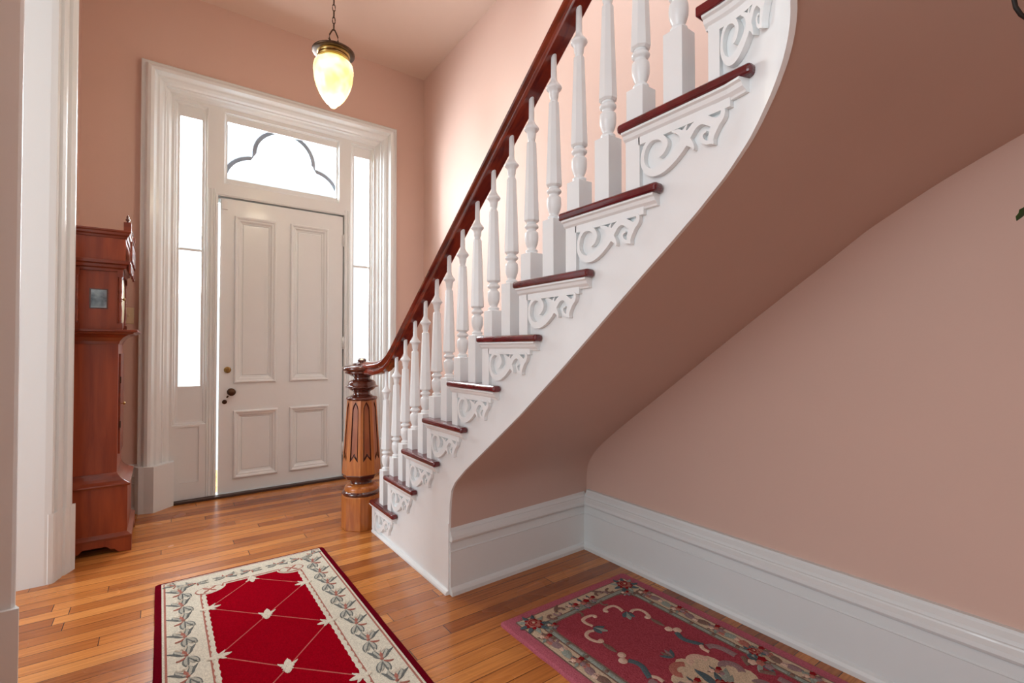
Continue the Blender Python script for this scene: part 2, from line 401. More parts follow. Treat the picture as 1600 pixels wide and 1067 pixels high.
# ------------------------------------------------------------------ cased opening on the left
prof = [(0, -.36), (0, .004), (.003, .030), (.012, .036), (.026, .036), (.030, .028), (.036, .048), (.058, .058), (.078, .062), (.084, .046), (.090, .050), (.100, .074), (.124, .090), (.146, .092), (.152, .084), (.154, .006)]
b = MB()
def opening(y0, y1, ztop, pr, m=0):
    rows = []
    for u, dd in pr:
        c = [(y1 + u, 0), (y1 + u, ztop + u), (y0 - u, ztop + u), (y0 - u, 0)]
        rows.append([(XL + dd, y, z) for y, z in c])
    b.strip(rows, m, False)
opening(2.40, 3.39, 3.212, prof)
for sgn, yy in ((1, 3.39), (-1, 2.40)):
    pts = [(XL, yy + sgn * .006), (-.452, yy), (-.434, yy + sgn * .004), (-.428, yy + sgn * .012), (-.408, yy + sgn * .085), (-.398, yy + sgn * .088), (-.366, yy + sgn * .158), (-.366, yy + sgn * .166), (XL, yy + sgn * .17)]
    b.prism(pts, 0, .355 if sgn > 0 else .352)
tag(b.build('trim_4', JAMB), 'white cased opening with moulded casing at the left edge', 'door casing', kind='structure')

# ------------------------------------------------------------------ the staircase
XS = 1.15; YC = .667; RC = .25; S0 = 3.2; SA = S0 - YC; ARC = RC * PI / 2
def P(s, o, z):
    """point beside the inner string: s along it (going up), o outward into the hall"""
    if s <= SA: return (XS - o, S0 - s, z)
    if s <= SA + ARC:
        a = (s - SA) / RC; return (XS - RC + (RC - o) * math.cos(a), YC - (RC - o) * math.sin(a), z)
    return (XS - RC - (s - SA - ARC), YC - RC + o, z)
sy = lambda y: S0 - y
TOP = lambda n: .009 + .2075 * n
NOSE = lambda n: 2.868 - .2685 * (n - 2) if n <= 10 else None
sn = {n: sy(NOSE(n)) for n in range(1, 11)}; sn[11] = sn[10] + .215; sn[12] = sn[11] + .16; sn[13] = sn[12] + .2
stair = empty('staircase', (1.6, 2.6, 0), 'white open string staircase with oxblood treads, turned balusters and mahogany rail', 'staircase')
SL = stair.location
# soffit lower edge, inner (string) and outer (wall)
INN = [(2.104, 0), (2.102, .20), (2.099, .32), (2.094, .44), (2.078, .512), (2.042, .558), (1.95, .634), (1.766, .765), (1.524, .938), (1.309, 1.105), (1.13, 1.250), (.943, 1.402), (.832, 1.490), (.741, 1.565), (.667, 1.632)]
SINN = [(sy(y), z) for y, z in INN] + [(SA + .035, 1.668), (SA + .075, 1.706), (SA + .125, 1.757), (SA + .175, 1.800), (SA + .235, 1.842), (SA + .30, 1.882), (SA + ARC, 1.94), (SA + ARC + .2, 2.05), (SA + ARC + .6, 2.28)]
OUT = [(2.130, 0), (2.132, .20), (2.133, .34), (2.132, .42), (2.126, .478), (2.096, .543), (2.02, .629), (1.834, .773), (1.621, .931), (1.406, 1.093), (1.20, 1.250), (.98, 1.411), (.87, 1.49), (.765, 1.565), (.68, 1.632),
       (.62, 1.668), (.56, 1.702), (.489, 1.745), (.40, 1.790), (.30, 1.838), (.18, 1.893), (0, 1.97), (-.35, 2.12), (-.95, 2.36)]
b = MB(); rows = []
from itertools import zip_longest
for (s_, zi), (yo, zo) in zip(SINN, OUT):
    p = Vector(P(s_, -.010, zi + .002)); q = Vector((WX + .004, yo, zo))
    rows.append([p.lerp(q, i / 6) for i in range(7)])
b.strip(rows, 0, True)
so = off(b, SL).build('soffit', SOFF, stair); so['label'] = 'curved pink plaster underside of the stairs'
md = so.modifiers.new('sub', 'SUBSURF'); md.levels = 2; md.render_levels = 2; md.boundary_smooth = 'PRESERVE_CORNERS'
# string (skirt board with stepped top)
b = MB()
def zb(s):
    if s < sy(2.104): return 0
    return lerp_tab(SINN, s)
ss = sorted(set([round(v, 4) for v in [sy(3.105)] + [sy(3.105) + .02 * i for i in range(200) if sy(3.105) + .02 * i < SA + ARC + .3] + [s_ for s_, z in SINN if s_ < SA + ARC + .3]]))
RIS = {n: sn[n] + .030 for n in sn}     # riser face
def step_at(s):
    n = 0
    for k_ in range(1, 13):
        if s >= RIS[k_] - 1e-6: n = k_
    return n
cuts = sorted(set(ss + [round(RIS[k_], 4) for k_ in range(1, 13)]))
cuts = [c for c in cuts if c >= RIS[1] - .001]
for a, c in zip(cuts, cuts[1:]):
    n = step_at((a + c) / 2)
    if n < 1: continue
    zt = TOP(n) - .02
    za, zc = zb(a + 1e-5), zb(c)
    if a < sy(2.104) - 1e-3: za = zc = 0
    for o_ in (0, -.012):
        b.face([b.vert(P(a, o_, za)), b.vert(P(c, o_, zc)), b.vert(P(c, o_, zt)), b.vert(P(a, o_, zt))], 0, True)
    b.face([b.vert(P(a, 0, za)), b.vert(P(c, 0, zc)), b.vert(P(c, -.012, zc)), b.vert(P(a, -.012, za))])
b.face([b.vert(q) for q in (P(RIS[1], 0, 0), P(RIS[1], -.012, 0), P(RIS[1], -.012, .2), P(RIS[1], 0, .2))])
st = off(b, SL).build('string_board', WHITE2, stair)
bm = bmesh.new(); bm.from_mesh(st.data); bmesh.ops.remove_doubles(bm, verts=bm.verts, dist=.0002); bmesh.ops.recalc_face_normals(bm, faces=bm.faces); bm.to_mesh(st.data); bm.free()
md = st.modifiers.new('es', 'EDGE_SPLIT'); md.split_angle = R(35)
b = MB()
b.sweep([[P(s_, o_, z) for o_, z in ((0, 0), (.020, 0), (.019, .010), (.013, .018), (.0, .022))] for s_ in (sy(3.118), sy(2.098))])
off(b, SL).build('shoe_molding', WHITE2, stair, bevel=.001)
b = MB()
b.sweep([[(XS + x, y, z) for x, y in ((-.004, 2.100), (-.004, 2.112), (.004, 2.112), (.004, 2.100))] for z in (0, .345)])
off(b, SL).build('corner_bead', WHITE2, stair)

# treads, coves, risers
TT = .027
for n in range(1, 13):
    s0 = sn[n]; ret = .413 if n < 10 else (.235 if n == 10 else .19)
    nxt = RIS[n + 1] if n < 12 else sn[12] + .2
    b = MB(); z1 = TOP(n); z0 = z1 - TT
    if n <= 9:
        y0 = NOSE(n); pts = [(XS - .040, y0), (XS - .040, y0 - ret), (XS - .001, y0 - ret), (XS - .001, S0 - nxt - .02), (WX + .015, S0 - nxt - .02), (WX + .015, y0)]
        if n == 1: pts = [(XS - .040, y0 - .03), (XS - .040, y0 - ret), (XS - .001, y0 - ret), (XS - .001, S0 - nxt - .02), (WX + .02, S0 - nxt - .02), (WX + .02, y0), (XS + .1, y0), (XS - .01, y0 - .03)]
    else:
        k_ = [s0 + (ret) * i / 8 for i in range(9)]
        pts = [P(s_, .040, 0)[:2] for s_ in k_] + [P(k_[-1], .001, 0)[:2]]
        outs = {10: [(WX + .015, -.12), (WX + .015, .70)], 11: [(WX + .015, -.72), (WX + .015, -.10)], 12: [(1.36, -.75), (2.13, -.75)]}[n]
        inn = {10: P(nxt, .0, 0)[:2], 11: P(nxt, 0, 0)[:2], 12: P(nxt, 0, 0)[:2]}[n]
        pts += [inn] + outs + [P(s0, -.1, 0)[:2]]
    b.prism(pts, z0, z1)
    tr = off(b, SL).build('tread', TREAD, stair, bevel=.010, seg=3, angle=50); tr['label'] = 'oxblood painted tread with rounded nosing'
    b = MB()
    sec = [(0, 0), (.033, 0), (.033, -.006), (.026, -.010), (.022, -.020), (.013, -.028), (.011, -.033), (0, -.033)]
    k0 = s0 + .014; L_ = ret - .03
    b.sweep([[P(k0 + .0 + L_ * i / 8, o_, z0 + z) for o_, z in sec] for i in range(9)])
    if n <= 9:   # front return of the cove
        b.sweep([[(x, NOSE(n) - .033 + o_, z0 + z) for o_, z in [(q[0] - .003, q[1]) for q in sec]] for x in (XS - .012, WX - .004)])
    c = MB(); c.v = b.v; c.f = b.f; c.m = b.m; c.sm = b.sm
    cv = off(c, SL).build('cove_molding', WHITE2, tr)
    # riser
    b = MB()
    zr0 = TOP(n - 1) if n > 1 else 0
    if n <= 9: b.box(XS - .012 if n > 1 else XS, WX + .01, NOSE(n) - .047, NOSE(n) - .030, zr0 - (.02 if n > 1 else 0), z0)
    else:
        p0 = P(RIS[n], .010, 0); p1 = {10: (WX + .01, .69), 11: (WX + .01, -.12), 12: (1.40, -.75)}[n]
        dx, dy = p1[0] - p0[0], p1[1] - p0[1]; l_ = math.hypot(dx, dy); nx, ny = dy / l_ * .016, -dx / l_ * .016
        b.prism([p0[:2], p1, (p1[0] + nx, p1[1] + ny), (p0[0] + nx, p0[1] + ny)], zr0 - .02, z0)
    off(b, SL).build('riser', WHITE2, stair)

# scroll brackets: variable-width ribbons in (u along, w down) metres
def catmull(pts, n=6):
    out = []; q = [pts[0]] + list(pts) + [pts[-1]]
    for i in range(1, len(q) - 2):
        for k_ in range(n):
            t = k_ / n; a, b_, c, d_ = q[i - 1], q[i], q[i + 1], q[i + 2]
            out.append(tuple(.5 * (2 * b_[j] + (c[j] - a[j]) * t + (2 * a[j] - 5 * b_[j] + 4 * c[j] - d_[j]) * t * t + (3 * b_[j] - a[j] - 3 * c[j] + d_[j]) * t ** 3) for j in range(len(b_))))
    out.append(tuple(pts[-1])); return out
STROKES = [
    [(.112, .128, .020), (.124, .119, .022), (.131, .100, .020), (.112, .078, .020), (.081, .075, .017), (.058, .097, .015), (.052, .132, .016), (.066, .160, .022), (.090, .173, .028), (.119, .171, .032), (.149, .156, .034), (.173, .138, .034), (.190, .121, .034), (.207, .102, .028), (.224, .087, .024), (.246, .082, .026), (.267, .094, .028), (.284, .103, .026), (.299, .093, .020), (.303, .078, .013), (.296, .070, .009)],
    [(.284, .104, .028), (.276, .118, .026), (.270, .132, .022), (.270, .144, .014), (.275, .155, .005)],
    [(.196, .118, .030), (.206, .128, .022), (.214, .138, .014), (.219, .150, .005)],
    [(.192, .118, .030), (.186, .100, .022), (.172, .086, .016), (.152, .079, .004)],
    [(.198, .106, .016), (.192, .090, .012), (.200, .078, .004)],
    [(.270, .147, .012), (.258, .146, .012), (.247, .138, .012), (.242, .126, .010), (.246, .117, .008), (.254, .116, .008)],
]
import numpy as np
def scroll_loops():
    """union of all strokes as clean outlines (distance field + marching squares)"""
    h = .0021; nu, nw = int(.30 / h) + 1, int(.165 / h) + 1
    U, Wd = np.meshgrid(.034 + np.arange(nu) * h, .050 + np.arange(nw) * h, indexing='ij')
    F = np.full(U.shape, -1.0)
    for st_ in STROKES:
        c = catmull(st_, 5)
        for (u0, w0, h0), (u1, w1, h1) in zip(c, c[1:]):
            du, dw = u1 - u0, w1 - w0; l2 = du * du + dw * dw + 1e-12
            t = np.clip(((U - u0) * du + (Wd - w0) * dw) / l2, 0, 1)
            F = np.maximum(F, (h0 + (h1 - h0) * t) * .40 - np.hypot(U - u0 - du * t, Wd - w0 - dw * t))
    F[0, :] = F[-1, :] = -1; F[:, 0] = F[:, -1] = -1
    nxt = {}; pos = {}
    def ip(k, i, j, i2, j2):
        a, b_ = F[i, j], F[i2, j2]; t = a / (a - b_); t = min(.97, max(.03, t))
        pos[k] = (U[i, j] + (U[i2, j2] - U[i, j]) * t, Wd[i, j] + (Wd[i2, j2] - Wd[i, j]) * t)
    for i in range(nu - 1):
        for j in range(nw - 1):
            c = (F[i, j] > 0) | ((F[i + 1, j] > 0) << 1) | ((F[i + 1, j + 1] > 0) << 2) | ((F[i, j + 1] > 0) << 3)
            if c in (0, 15): continue
            e = {0: ('h', i, j), 1: ('v', i + 1, j), 2: ('h', i, j + 1), 3: ('v', i, j)}
            q = {0: (i, j, i + 1, j), 1: (i + 1, j, i + 1, j + 1), 2: (i, j + 1, i + 1, j + 1), 3: (i, j, i, j + 1)}
            segs = {1: [(3, 0)], 2: [(0, 1)], 3: [(3, 1)], 4: [(1, 2)], 5: [(3, 0), (1, 2)], 6: [(0, 2)], 7: [(3, 2)], 8: [(2, 3)], 9: [(2, 0)], 10: [(0, 1), (2, 3)], 11: [(2, 1)], 12: [(1, 3)], 13: [(1, 0)], 14: [(0, 3)]}[int(c)]
            for a, b_ in segs:
                for k in (a, b_): ip(e[k], *q[k])
                nxt[e[a]] = e[b_]
    loops = []
    while nxt:
        k0 = next(iter(nxt)); loop = []; k = k0
        while k in nxt: loop.append(pos[k]); k = nxt.pop(k)
        if len(loop) > 8:
            for _ in range(2): loop = [tuple((loop[i - 1][q] + 2 * loop[i][q] + loop[(i + 1) % len(loop)][q]) / 4 for q in (0, 1)) for i in range(len(loop))]
            loops.append(loop[::2] if len(loop) > 40 else loop)
    ar = lambda l: sum(l[i - 1][0] * l[i][1] - l[i][0] * l[i - 1][1] for i in range(len(l))) / 2
    loops.sort(key=lambda l: -abs(ar(l)))
    return loops, ar
LOOPS, AREA_ = scroll_loops()
def bracket(n, kx=1.0):
    b = MB(); s1 = RIS[n] - .001; z0 = TOP(n) - TT
    dm = lambda u: s1 + u * kx
    zlow = max(TOP(n - 1) - .002, .022) if n > 1 else .022
    def slab(u0, u1, za, zb_, o0, o1, k_=6):
        b.sweep([[P(dm(u0 + (u1 - u0) * i / k_), o_, z) for o_, z in ((o0, za), (o1, za), (o1, zb_), (o0, zb_))] for i in range(k_ + 1)])
    slab(-.012, .040, zlow, z0 - .002, 0, .015)
    slab(.036, .322, z0 - .049, z0 - .002, 0, .015, 8)
    sg = AREA_(LOOPS[0]) > 0
    outs = [l for l in LOOPS if (AREA_(l) > 0) == sg]; ins = [l for l in LOOPS if (AREA_(l) > 0) != sg]
    for o_ in outs:
        xs = [p[0] for p in o_]; ws = [p[1] for p in o_]
        mine = [l for l in ins if min(xs) < l[0][0] < max(xs) and min(ws) < l[0][1] < max(ws)]
        extrude_holes(o_, mine, lambda u, w, d_: P(dm(u), d_, max(TOP(n) - w, .024)), 0.001, .0175, b)
    return off(b, SL).build('scroll_bracket', WHITE2, stair)
for n in range(1, 11): bracket(n, 1.0 if n < 10 else .60)

# balusters
def baluster_mesh(h):
    b = MB(); q = .031
    b.box(-q, q, -q, q, 0, h)
    pr = [(.029, h), (.022, h + .004), (.024, h + .008), (.0245, h + .013), (.020, h + .016), (.0165, h + .019), (.018, h + .025), (.0225, h + .035), (.0265, h + .050), (.0275, h + .068), (.0265, h + .080), (.0255, h + .084), (.0205, h + .088),
          (.0180, h + .092), (.0180, h + .097), (.0240, h + .100), (.0275, h + .105), (.0275, h + .110), (.0240, h + .115), (.0190, h + .118), (.0180, h + .122), (.0210, h + .126)]
    b.lathe((0, 0, 0), pr, 20)
    b.lathe((0, 0, 0), [(.024, h + .125), (.0305, h + .131), (.0310, h + .135), (.0200, h + .435), (.0190, h + .440), (.013, h + .444)], 8, rot=R(22.5), sm=False)
    b.lathe((0, 0, 0), [(.013, h + .440), (.0145, h + .448), (.0135, h + .454), (.0165, h + .458), (.0175, h + .470), (.0200, h + .484), (.0275, h + .490), (.0300, h + .495), (.0290, h + .500), (.0220, h + .508), (.0140, h + .520), (.0115, h + .53), (.0105, h + .632)], 16)
    return b
proto = {}
for kind, h in (('a', .112), ('b', .216)):
    o = baluster_mesh(h).build('baluster', WHITE2, stair, bevel=.001, seg=1, angle=60); proto[kind] = o
used = set()
for n in range(1, 10):
    for kind in ('a', 'b'):
        if n == 1 and kind == 'a': continue
        y = NOSE(n) - .0375 - (.1343 if kind == 'b' else 0)
        if kind not in used: o = proto[kind]; used.add(kind)
        else: o = proto[kind].copy(); COL.objects.link(o); o.parent = stair
        x = XS + .031
        if n == 1: x -= .012
        o.location = (x - SL.x, y - SL.y, TOP(n) - SL.z)

# handrail
SEC = [(-.030, 0), (.030, 0), (.036, .008), (.037, .020), (.030, .032), (.030, .038), (.041, .048), (.043, .060), (.036, .073), (.020, .083), (0, .087), (-.020, .083), (-.036, .073), (-.043, .060), (-.041, .048), (-.030, .038), (-.030, .032), (-.037, .020), (-.036, .008)]
zt = lambda y: 2.393 - .777 * (y - 1.2225)
path = [(1.125, 3.19, 1.030), (1.130, 3.12, 1.028), (1.142, 3.05, 1.032), (1.155, 2.99, 1.043), (1.166, 2.94, 1.063), (1.174, 2.89, 1.096), (1.179, 2.84, 1.134)]
y = 2.79
while y > .62: path.append((1.181, y, zt(y))); y -= .1
a0 = path[-1]
for i in range(1, 7):
    a = R(15 * i); rr = RC + .031
    path.append((XS - RC + rr * math.cos(a), YC - rr * math.sin(a) + (a0[1] - YC) * (1 - i / 6), a0[2] + .075 * i))
rings = []
PV = [Vector(p) for p in path]
for i, p in enumerate(PV):
    t = (PV[min(i + 1, len(PV) - 1)] - PV[max(i - 1, 0)]).normalized()
    side = Vector((t.y, -t.x, 0)).normalized() * -1
    up = Vector((0, 0, 1)) / max(.6, math.hypot(t.x, t.y)) if False else Vector((0, 0, 1))
    kz = 1.0
    rings.append([p + side * a + up * (c * kz) for a, c in SEC])
b = MB(); b.sweep(rings, 0, True)
hr = off(b, SL).build('handrail', RAIL, stair); hr['label'] = 'polished dark mahogany handrail'
md = hr.modifiers.new('es', 'EDGE_SPLIT'); md.split_angle = R(42)

# newel post
NX, NY = 1.118, 3.275
nw = empty('newel_post', (NX - SL.x, NY - SL.y, 0)); nw.parent = stair; nw['label'] = 'octagonal honey oak newel with pointed arch panels and dark turned rings'
c8 = 1 / math.cos(PI / 8)
b = MB(); b.lathe((0, 0, 0), [(.120 * c8, 0), (.120 * c8, .215), (.116 * c8, .222)], 8, rot=R(22.5), sm=False)
b.build('plinth', OAK, nw, bevel=.003, seg=2)
b = MB()
b.lathe((0, 0, 0), [(.118, .220), (.124, .226), (.125, .238), (.118, .246), (.110, .248, 1), (.112, .256, 1), (.108, .272, 1), (.092, .286, 1), (.080, .291, 1), (.072, .294), (.070, .318), (.080, .326), (.094, .334), (.104, .345), (.104, .352)], 40)
b.build('turned_base', [MAHO, OAK], nw)
# shaft: core + eight plates with lancet openings
b = MB()
R0, R1, Z0, Z1 = .118, .088, .352, .858
b.lathe((0, 0, 0), [((R0 - .010) * c8, Z0 + .001), ((R1 - .010) * c8, Z1)], 8, m=1, rot=R(22.5), sm=False)
b.lathe((0, 0, 0), [((R0 - .012) * c8, Z0 - .02, 2), (R0 * c8, Z0 + .004, 2), (R0 * c8, Z0 + .010, 2)], 8, rot=R(22.5), sm=False, m=2)
H = Z1 - Z0
lan_t = [(-.55, .86), (-.52, .895), (-.36, .93), (-.16, .955), (0, .975), (.16, .955), (.36, .93), (.52, .895), (.55, .86)]
lan = lan_t + [(.60, .20), (.60, .185), (.30, .215), (0, .255), (-.30, .215), (-.60, .185), (-.60, .20)]
for k_ in range(8):
    a = PI / 4 * k_
    def T(u, v, d_, a=a):
        r = R0 + (R1 - R0) * v - d_
        w = u * (R0 + (R1 - R0) * v) * math.tan(PI / 8)
        ca, sa = math.cos(a), math.sin(a)
        return (r * ca - w * sa, r * sa + w * ca, Z0 + .006 + v * (H - .006))
    extrude_holes([(-1, 0), (1, 0), (1, 1), (-1, 1)], [lan], T, 0, .0105, b, 0, 2)
    # sunken flat panel inside the dark groove
    ins = [(u * .72, .215 + (v - .185) * .93 + (.018 if v < .3 else -.008)) for u, v in lan]
    b.prism(ins, .0035, .011, 1, T=lambda x, y, z: T(x, y, z))
    b.prism([(u * .98, v) for u, v in lan], .0098, .0104, 2, T=lambda x, y, z: T(x, y, z))
b.build('shaft', [OAK, OAKIN, MAHO], nw)
b = MB()
b.lathe((0, 0, 0), [(.090, .852), (.099, .856), (.103, .864), (.101, .872), (.088, .878), (.074, .882), (.062, .888), (.056, .896), (.055, .908), (.062, .914), (.078, .922), (.088, .932), (.094, .938), (.108, .941), (.109, .945), (.096, .949), (.092, .958), (.090, .972), (.078, .984), (.062, .990), (.055, .996),
                     (.055, 1.008), (.062, 1.014), (.080, 1.022), (.090, 1.028), (.094, 1.030), (.108, 1.034), (.112, 1.040), (.106, 1.046), (.114, 1.050), (.127, 1.056), (.130, 1.066), (.126, 1.076), (.110, 1.084), (.080, 1.090), (.050, 1.093)], 48)
b.build('cap', MAHO, nw)['label'] = 'dark turned mahogany cap'
b = MB(); b.lathe((0, 0, 0), [(.060, 1.090), (.062, 1.096), (.055, 1.102), (.034, 1.105), (.026, 1.108), (.026, 1.112)], 32)
b.lathe((0, 0, 0), [(.020, 1.108), (.029, 1.114), (.030, 1.124), (.020, 1.134), (.004, 1.136)], 8, sm=False)
b.build('finial', MAHO, nw)

# ------------------------------------------------------------------ tall case clock
CK = (-.31, 3.945, 0)
ck = empty('tall_case_clock', CK, 'cherry wood tall case clock standing against the left wall beside the front door', 'clock')
def lay(name, z0, z1, xf0, xf1, ys0, ys1, m, seg=None, parent=ck, bev=.002):
    """tier: back at x=-.45; front x, side inset may change from bottom (0) to top (1)"""
    b = MB(); pr = seg or [(0, 0), (1, 1)]
    rings = []
    for t, f in pr:
        z = z0 + (z1 - z0) * t; xf = xf0 + (xf1 - xf0) * f; ys = ys0 + (ys1 - ys0) * f
        rings.append([(-.45, ys, z), (xf, ys, z), (xf, 7.89 - ys, z), (-.45, 7.89 - ys, z)])
    b.sweep(rings); return off(b, CK).build(name, m, parent, bevel=bev)
lay('base', .085, .385, -.150, -.150, 3.705, 3.705, CHERRY)
lay('base_molding', .385, .462, -.140, -.202, 3.695, 3.742, CHERRY2, [(0, 0), (.12, -.05), (.2, .0), (.25, .12), (.4, .42), (.6, .7), (.85, .92), (1, 1)])
lay('trunk', .455, 1.232, -.203, -.203, 3.745, 3.745, CHERRY)
lay('throat_molding', 1.228, 1.314, -.200, -.110, 3.742, 3.672, CHERRY2, [(0, 0), (.2, .05), (.45, .22), (.65, .5), (.72, .75), (.80, .82), (.86, 1), (1, 1)])
hood = lay('hood', 1.314, 1.672, -.208, -.208, 3.722, 3.722, CHERRY)
lay('hood_molding', 1.660, 1.725, -.185, -.148, 3.712, 3.686, CHERRY2, [(0, 0), (.25, .1), (.35, .45), (.6, .55), (.7, .95), (1, 1)])
lay('frieze', 1.722, 1.862, -.172, -.172, 3.706, 3.706, CHERRY)
lay('cornice', 1.858, 1.906, -.166, -.146, 3.702, 3.680, CHERRY2, [(0, 0), (.3, .2), (.4, .6), (.7, .7), (.8, 1), (1, 1)])
# plinth foot moulding and bracket feet
b = MB()
b.sweep([[(-.45, y0, z), (x, y0, z), (x, 7.89 - y0, z), (-.45, 7.89 - y0, z)] for x, y0, z in ((-.128, 3.684, .080), (-.128, 3.684, .094), (-.136, 3.690, .100), (-.150, 3.703, .112))])
off(b, CK).build('foot_molding', CHERRY2, ck)
ap = [(-.45, 0), (-.40, 0), (-.385, .022), (-.365, .028), (-.35, .046), (-.25, .046), (-.236, .040), (-.225, .026), (-.205, .024), (-.188, .004), (-.128, .0), (-.128, .082), (-.45, .082)]
b = MB(); b.prism(ap, 3.684, 3.704, T=lambda x, y, z: (x, z, y)); b.prism(ap, 4.186, 4.206, T=lambda x, y, z: (x, z, y))
ap2 = [(3.705, 0), (3.75, 0), (3.77, .03), (3.80, .046), (4.09, .046), (4.12, .03), (4.14, 0), (4.185, 0), (4.185, .082), (3.705, .082)]
b.prism(ap2, -.148, -.128, T=lambda x, y, z: (z, x, y))
off(b, CK).build('bracket_feet', CHERRY, ck)
# turned hood columns
for x, y in ((-.196, 3.712), (-.392, 3.712), (-.196, 4.178)):
    b = MB(); b.box(x - .013, x + .013, y - .013, y + .013, 1.314, 1.352); b.box(x - .013, x + .013, y - .013, y + .013, 1.628, 1.668)
    b.lathe((x, y, 0), [(.006, 1.350), (.012, 1.354), (.006, 1.360), (.011, 1.366), (.007, 1.374), (.010, 1.40), (.011, 1.43), (.008, 1.47), (.007, 1.480), (.012, 1.486), (.007, 1.492), (.012, 1.498), (.008, 1.505), (.011, 1.54), (.010, 1.58), (.007, 1.606), (.012, 1.612), (.007, 1.618), (.012, 1.626), (.010, 1.63)], 14)
    off(b, CK).build('column', CHERRY2, ck)
# side window
b = MB(); b.box(-.330, -.257, 3.7195, 3.7225, 1.441, 1.549); wn = off(b, CK).build('side_window', CLOCKGLASS, ck); wn['label'] = 'small dark glass window in the hood side'
b = MB(); b.frame(-.335, -.252, 1.436, 1.554, [(0, 0), (0, .003), (.006, .003), (.008, -.001)], lambda x, z, q: (x, 3.722 - q, z)); off(b, CK).build('window_bead', MAHO, ck)
# front: hood door with dial, trunk door, knobs, hinges
b = MB(); b.box(-.210, -.196, 3.745, 4.145, 1.335, 1.660); off(b, CK).build('hood_door', CHERRY2, ck, bevel=.002)
b = MB(); b.lathe((-.197, 3.945, 1.50), [(.14, 0), (.14, .003), (.132, .005)], 32, axis='x'); off(b, CK).build('dial', DIAL, ck)
b = MB(); b.box(-.206, -.192, 3.80, 4.09, .56, 1.17); off(b, CK).build('trunk_door', CHERRY2, ck, bevel=.003)
for y, z, x in ((3.765, 1.500, -.196), (3.815, .865, -.192)):
    b = MB(); b.lathe((x, y, z), [(.003, 0), (.003, .010), (.008, .014), (.009, .018), (.005, .023)], 12, axis='x'); off(b, CK).build('knob', BRASS, ck)
for z in (.99, .72):
    b = MB(); b.box(-.196, -.190, 3.79, 3.806, z, z + .04); off(b, CK).build('hinge', BRONZE, ck)
# gallery fretwork along the hood front and corner blocks with finials
b = MB()
for z0, z1 in ((1.728, 1.845), (1.655, 1.712)):
    for i in range(19):
        y = 3.70 + i * .0268; x = -.140 if z0 > 1.7 else -.146
        b.box(x - .010, x, y, y + .012, z0 + .014 * math.sin(i * .55) ** 2, z1)
off(b, CK).build('fretwork', CHERRY2, ck)
for y in (3.682, 4.172):
    b = MB(); b.box(-.182, -.146, y, y + .036, 1.904, 1.957); bl = off(b, CK).build('corner_block', CHERRY2, ck, bevel=.002)
    b = MB(); b.lathe((-.164, y + .018, 1.957), [(.008, 0), (.004, .006), (.011, .014), (.012, .020), (.006, .028), (.008, .034), (.001, .046)], 12); off(b, CK).build('finial', MAHO, bl)

# ------------------------------------------------------------------ pendant lamp
LP = (.868, 3.1, 2.72)
lp = empty('pendant_lamp', LP, 'lit acorn shaped glass pendant on a bronze chain above the entrance', 'ceiling lamp')
b = MB(); prof = [(.002, -.004), (.014, -.002), (.022, .006), (.027, .014), (.043, .026), (.066, .054), (.086, .088), (.1015, .124), (.112, .160), (.1165, .190), (.1175, .212)]
for i in range(9):
    prof += [(.1175 + .0028 * (i % 2) - .0006 * max(0, i - 3) ** 1.6, .216 + i * .0075)]
prof += [(.094, .287), (.080, .297), (.078, .315)]
b.lathe((0, 0, 0), prof, 48)
gl = b.build('glass_shade', GLOBE, lp); gl['label'] = 'glowing yellow glass acorn shade'
b = MB(); b.lathe((0, 0, 0), [(.084, .300), (.094, .304), (.097, .312), (.090, .318), (.092, .332), (.100, .334, 1), (.118, .334, 1), (.127, .340, 1), (.128, .347, 1), (.118, .354, 1), (.080, .362, 1), (.050, .366, 1), (.040, .378, 1), (.030, .390, 1), (.016, .398, 1), (.012, .405, 1)], 40)
b.build('fitter_cap', [BRASS, BRONZE], lp)['label'] = 'aged brass cap'
b = MB()
lo = [(.0, 0, .402), (.014, 0, .408), (.027, 0, .430), (.025, 0, .455), (.014, 0, .478), (.006, 0, .492), (0, 0, .496), (-.006, 0, .492), (-.014, 0, .478), (-.025, 0, .455), (-.027, 0, .430), (-.014, 0, .408)]
b.tube(lo, .0045, 8, closed=True)
for s_ in (1, -1): b.lathe((s_ * .026, 0, .425), [(.002, -.006), (.008, 0), (.002, .006)], 10); b.lathe((s_ * .014, 0, .404), [(.002, -.006), (.008, 0), (.002, .006)], 10)
b.build('hanger_loop', BRONZE, lp)
b = MB(); z = .488; i = 0
while z < 1.215:
    pts = []
    for k_ in range(16):
        a = 2 * PI * k_ / 16; u = .0085 * math.cos(a); w = .0235 * math.sin(a) 
        pts.append((u, 0, z + .0235 + w) if i % 2 else (0, u, z + .0235 + w))
    b.tube(pts, .0028, 6, closed=True); z += .0405; i += 1
b.build('chain', BRONZE, lp)
b = MB(); b.lathe((0, 0, 0), [(.010, 1.215), (.030, 1.225), (.060, 1.245), (.064, 1.266)], 24); b.build('ceiling_rose', BRASS, lp)
l = bpy.data.lights.new('pendant_bulb', 'POINT'); l.energy = 11; l.color = (1, .86, .62); l.shadow_soft_size = .11
lo_ = bpy.data.objects.new('pendant_bulb', l); COL.objects.link(lo_); lo_.location = (LP[0], LP[1], LP[2] - .06); 

# ------------------------------------------------------------------ light switch
b = MB(); b.box(-.222, -.158, YW - .007, YW + .002, 1.385, 1.505)
sw = b.build('light_switch', CREAM, bevel=.003); tag(sw, 'small ivory light switch plate on the pink wall beside the clock', 'light switch')
b = MB(); b.box(-.196, -.184, YW - .018, YW - .006, 1.438, 1.456); b.build('toggle', CREAM, sw, bevel=.002)

